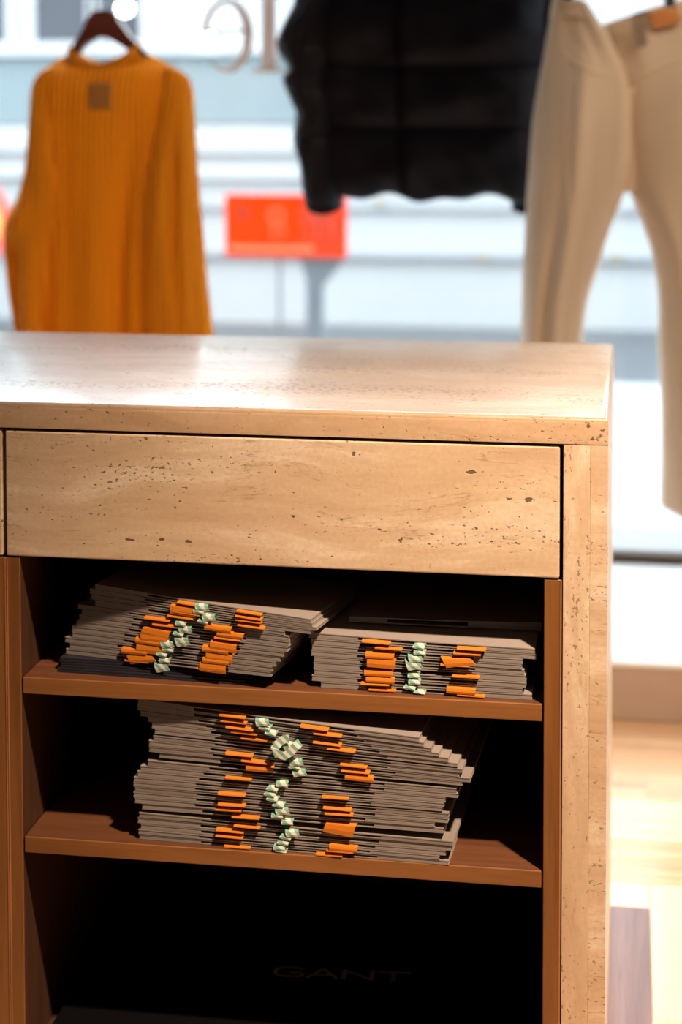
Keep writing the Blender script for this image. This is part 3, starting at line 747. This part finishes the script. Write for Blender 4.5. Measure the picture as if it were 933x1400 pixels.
sw = empty('knit_sweater', (0, 0, 0), 'mustard yellow ribbed knit sweater seen from behind on a hanger in the window', 'sweater')
bL = [(95, 72), (68, 90), (48, 108), (46, 150), (46, 220), (52, 300), (58, 380), (60, 460), (62, 580)]
bR = [(192, 68), (228, 86), (254, 106), (258, 150), (252, 230), (238, 300), (232, 380), (232, 460), (234, 580)]
def neck(u, v): return 34 * (1 - abs(2 * u - 1) ** 2.2) * (1 - ss(0, .16, v))
def bfold(u, v):
    f = 0
    f += .014 * gz(u, .50 - .05 * v, .10) * ss(.35, .7, v) - .020 * gz(u, .28, .06) * ss(.2, .6, v) - .026 * gz(u, .72 - .05 * v, .05) * ss(.3, .7, v)
    f += .007 * math.sin(u * 24 + 2 * v) * ss(.3, .9, v) - .006 * gz(u, .40, .04) * gz(v, .55, .2)
    return f
shell('sweater_body', M['knit'], sw, bL, bR, YG, lambda u, v: .035 + .055 * ss(0, .4, v), 40, 60, neck, bfold)
rL = [(226, 92), (222, 130), (212, 190), (200, 240), (192, 300), (191, 380), (194, 455), (200, 580)]
rR = [(240, 94), (261, 112), (267, 180), (271, 240), (277, 300), (284, 380), (292, 455), (300, 580)]
def rfold(u, v):
    return .016 * gz(u, .30 + .25 * v, .11) * ss(.2, .6, v) - .022 * gz(u, .68 - .1 * v, .09) * ss(.15, .5, v) + .006 * math.sin(u * 17 + 4 * v) * ss(.3, .7, v)
shell('sleeve', M['knit'], sw, rL, rR, YG - .045, lambda u, v: .014 + .045 * ss(0, .3, v), 24, 44, None, rfold)
lL = [(62, 96), (45, 114), (41, 170), (36, 230), (26, 268), (8, 306), (8, 345), (14, 400), (23, 455), (36, 580)]
lR = [(78, 100), (74, 140), (78, 190), (84, 240), (84, 280), (80, 318), (72, 360), (66, 410), (64, 455), (64, 580)]
def lfold(u, v):
    return .018 * gz(u, .35, .25) * gz(v, .52, .06) - .026 * gz(u, .30 - .08 * (v - .6), .12) * ss(.58, .66, v) + .010 * gz(u, .7, .14) * ss(.5, .8, v)
shell('sleeve', M['knit'], sw, lL, lR, YG - .045, lambda u, v: .014 + .045 * ss(0, .35, v), 24, 44, None, lfold)
# neckband follows the dipped edge
nsag = lambda u, v: 27 * (1 - abs(2 * u - 1) ** 2.2)
shell('neckband', M['knit_band'], sw, [(94, 61), (90, 82)], [(192, 57), (197, 78)], YG, lambda u, v: .050 + .006 * math.sin(math.pi * v), 30, 8, nsag, None, .6, None, True, .008)
a, b = at(122, 114, YG - .09), at(152, 150, YG - .09)
obj('neck_label', bx(a.x, b.x, YG - .0925, YG - .060, b.z, a.z, .004), M['label'], sw)

# --- quilted jacket
hj = empty('coat_hanger', (0, YJ, 0), 'dark wooden hanger inside the black quilted jacket above the frame', 'hanger')
jx = at(580, -100, YJ).x; jz = at(580, -104, YJ).z
hook(hj, jx, jz + .01)
bm = bmesh.new(); prism(bm, [(jx - .20, jz - .07), (jx - .03, jz), (jx + .03, jz), (jx + .20, jz - .07), (jx + .20, jz - .095), (jx, jz - .03), (jx - .20, jz - .095)], -.014, .014)
obj('hanger_body', bm, M['hanger'], hj)
jk = empty('quilted_jacket', (0, 0, 0), 'black quilted puffer jacket hanging between the sweater and the trousers', 'jacket')
SE = [-135, -55, 24, 104, 183, 272]
def baffle(u, v, y0=-120., y1=272., vs=(0.41,)):
    y = y0 + (y1 - y0) * v
    for a, b in zip(SE, SE[1:]):
        if a <= y <= b:
            q = (y - a) / (b - a); p = (4 * q * (1 - q)) ** .42; break
    else: p = 0
    for c in vs: p *= 1 - .75 * math.exp(-((u - c) / .012) ** 2)
    wr = .003 * math.sin(u * 21 + y * .05) + .0015 * math.sin(u * 41 - y * .11 + 1.3) + .003 * math.sin(u * 9 + y * .1)
    return .032 * p + wr * p
jL = [(500, -122), (432, -95), (414, -20), (413, 60), (416, 130), (420, 200), (432, 268)]
jR = [(660, -122), (728, -95), (748, -20), (752, 60), (752, 130), (750, 200), (746, 270)]
def hem(u, v): return ss(.86, 1, v) * (4 * math.sin(u * 15) + 3 * math.sin(u * 29 + 1)) - 10 * gz(u, .0, .1) * ss(.9, 1, v)
shell('jacket_body', M['puffer'], jk, jL, jR, YJ, lambda u, v: .05 + .03 * ss(0, .3, v), 110, 150, hem, baffle)
sL = [(432, -96), (408, -30), (402, 5), (384, 42), (379, 66), (394, 92), (387, 110), (400, 140), (406, 155), (402, 192), (410, 220), (414, 250), (418, 282)]
sR = [(470, -100), (462, -30), (460, 5), (458, 42), (458, 66), (460, 92), (458, 110), (462, 140), (464, 155), (462, 192), (468, 220), (470, 250), (468, 286)]
def sbaf(u, v): return .6 * baffle(u, v, -98, 284, ())
cuff = lambda u, v: ss(.93, 1, v) * 8 * math.sin(math.pi * u)
shell('sleeve', M['puffer'], jk, sL, sR, YJ - .03, lambda u, v: .03 + .03 * ss(0, .2, v), 40, 150, cuff, sbaf)
sR2 = [(1160 - p[0] + 8, p[1]) for p in sL]; sL2 = [(1160 - p[0] + 8, p[1]) for p in sR]
shell('sleeve', M['puffer'], jk, sL2, sR2, YJ + .03, lambda u, v: .02 + .02 * ss(0, .2, v), 30, 100, cuff, sbaf)
bm = bmesh.new(); nc = at(580, -128, YJ)
tube(bm, [(nc.x + .085 * math.cos(a), YJ + .055 * math.sin(a), nc.z) for a in [2 * math.pi * k / 20 for k in range(21)]], .028, 10)
obj('collar', bm, M['puffer'], jk, True)

# --- trousers
tp = empty('beige_trousers', (0, 0, 0), 'beige trousers with tan leather patch hung from clips at the right', 'trousers')
TL = [(757, -2), (748, 50), (741, 90), (729, 160), (722, 250), (719, 300), (716, 350), (714, 410), (712, 465), (708, 560), (702, 690)]
TR = [(800, 2), (836, 58), (859, 112), (861, 200), (852, 268), (836, 310), (822, 355), (805, 410), (797, 465), (795, 560), (792, 690)]
def tfold(u, v):
    f = .016 * gz(u, .45 + .15 * v, .09) * ss(.12, .3, v) + .012 * gz(u, .95, .08) * (1 - ss(.3, .5, v)) - .012 * gz(u, .70, .10) * gz(v, .12, .09)
    f += .010 * gz(u, .22, .10) * ss(.45, .8, v) - .008 * gz(u, .36, .06) * ss(.4, .7, v) + .006 * math.sin(9 * u + 14 * v) * (1 - ss(.3, .45, v))
    return f
shell('trouser_leg', M['beige'], tp, TL, TR, YG - .03, lambda u, v: .030 + .045 * ss(.0, .3, v), 36, 80, None, tfold, .5)
UL = [(824, 36), (842, 76), (850, 112), (856, 200), (864, 266), (879, 308), (892, 350), (900, 410), (900, 465), (904, 560), (903, 688)]
UR = [(962, -8), (968, 50), (972, 100), (978, 200), (985, 268), (990, 310), (992, 350), (995, 410), (995, 465), (990, 560), (984, 712)]
def ufold(u, v):
    return .012 * gz(u, .35, .12) * ss(.3, .6, v) - .014 * gz(u, .10, .12) * gz(v, .12, .08) + .010 * gz(u, .62, .1) * ss(.4, .8, v) + .006 * math.sin(7 * u + 11 * v) * (1 - ss(.3, .5, v))
wsag = lambda u, v: 9 * math.sin(math.pi * u) * (1 - ss(0, .2, v)) * -0.4
shell('trouser_leg', M['beige'], tp, UL, UR, YG + .01, lambda u, v: .022 + .045 * ss(.0, .3, v), 36, 80, wsag, ufold, .5)
# the turn of the seat between the two legs
shell('seat_gusset', M['beige'], tp, [(838, 120), (842, 190), (838, 240), (838, 270)], [(885, 120), (884, 190), (884, 240), (876, 270)], YG + .02, lambda u, v: .05, 12, 14, lambda u, v: -9 * math.sin(math.pi * u) * ss(.7, 1, v))
# waistbands, yoke seam, creases, pocket, patch
shell('waistband', M['beige'], tp, [(756, -4), (751, 24)], [(801, 0), (818, 28)], YG - .03, lambda u, v: .0355, 16, 6, None, None, .5)
shell('waistband', M['beige'], tp, [(823, 34), (833, 56)], [(963, -10), (967, 14)], YG + .01, lambda u, v: .0275, 20, 6, None, None, .5)
def on_shell(L, Rr, Yc, dep, fold, px, py, edge=.5):
    u = v = .5
    for _ in range(25):
        a = cr([(p[0], p[1], 0) for p in L], v); b = cr([(p[0], p[1], 0) for p in Rr], v)
        u = max(0, min(1, (px - a.x) / (b.x - a.x))); y = a.y + (b.y - a.y) * u
        v = max(0, min(1, v + (py - y) / 900))
    pr = max(0, 1 - abs(2 * u - 1) ** 2.6) ** edge
    return Yc - dep(u, v) * pr - fold(u, v) * min(1, pr * 1.5) - .002
LEGL = (TL, TR, YG - .03, lambda u, v: .030 + .045 * ss(.0, .3, v), tfold)
LEGR = (UL, UR, YG + .01, lambda u, v: .022 + .045 * ss(.0, .3, v), ufold)
def line(name, pts, leg, rad, mat):
    P = []
    for k in range(31):
        q = cr([(x, y, 0) for x, y in pts], k / 30); Y = on_shell(*leg, q.x, q.y); p = at(q.x, q.y, leg[2]); P.append((p.x, Y, p.z))
    return obj(name, tube(bmesh.new(), P, rad, 6), M[mat], tp, True)
line('yoke_seam', [(861, 114), (880, 102), (910, 90), (955, 76)], LEGR, .0028, 'seam')
line('centre_seam', [(801, 4), (834, 58), (856, 112), (858, 160), (856, 220), (849, 264)], LEGL, .0045, 'seam')
line('pocket_edge', [(771, 70), (783, 84), (802, 95), (830, 104)], LEGL, .0032, 'seam')
line('pocket_edge', [(780, 30), (792, 50), (808, 72), (813, 88)], LEGL, .0030, 'seam')
line('side_seam', [(771, 72), (778, 110), (776, 200), (784, 320), (791, 400), (795, 455)], LEGL, .0022, 'seam')
pa = [(884, 20), (927, 4), (930, 30), (897, 39)]
bm = bmesh.new(); prism(bm, [(lambda p: (p.x, p.z))(at(x, y, YG - .02)) for x, y in pa], YG - .026, YG - .012)
obj('leather_patch', bm, M['leather'], tp)
ht = empty('clip_hanger', (0, YG, 0), 'steel clip hanger holding the beige trousers by the waistband', 'hanger')
zb_ = at(840, -45, YG).z; xa, xb = at(779, 0, YG).x, at(916, 0, YG).x
hook(ht, (xa + xb) / 2, zb_)
obj('bar', tube(bmesh.new(), [(xa - .04, 0, zb_), (xb + .04, 0, zb_)], .005, 10), M['steel'], ht)
for x, z in ((xa, at(779, 5, YG).z), (xb, at(916, 14, YG).z)):
    bm = bmesh.new(); box(bm, x - .012, x + .012, -.078, -.070, z, zb_ + .012, .002); box(bm, x - .012, x + .012, .045, .053, z, zb_ + .012, .002)
    box(bm, x - .012, x + .012, -.078, .053, zb_ + .006, zb_ + .012, .002)
    obj('clip', bm, M['steel'], ht)
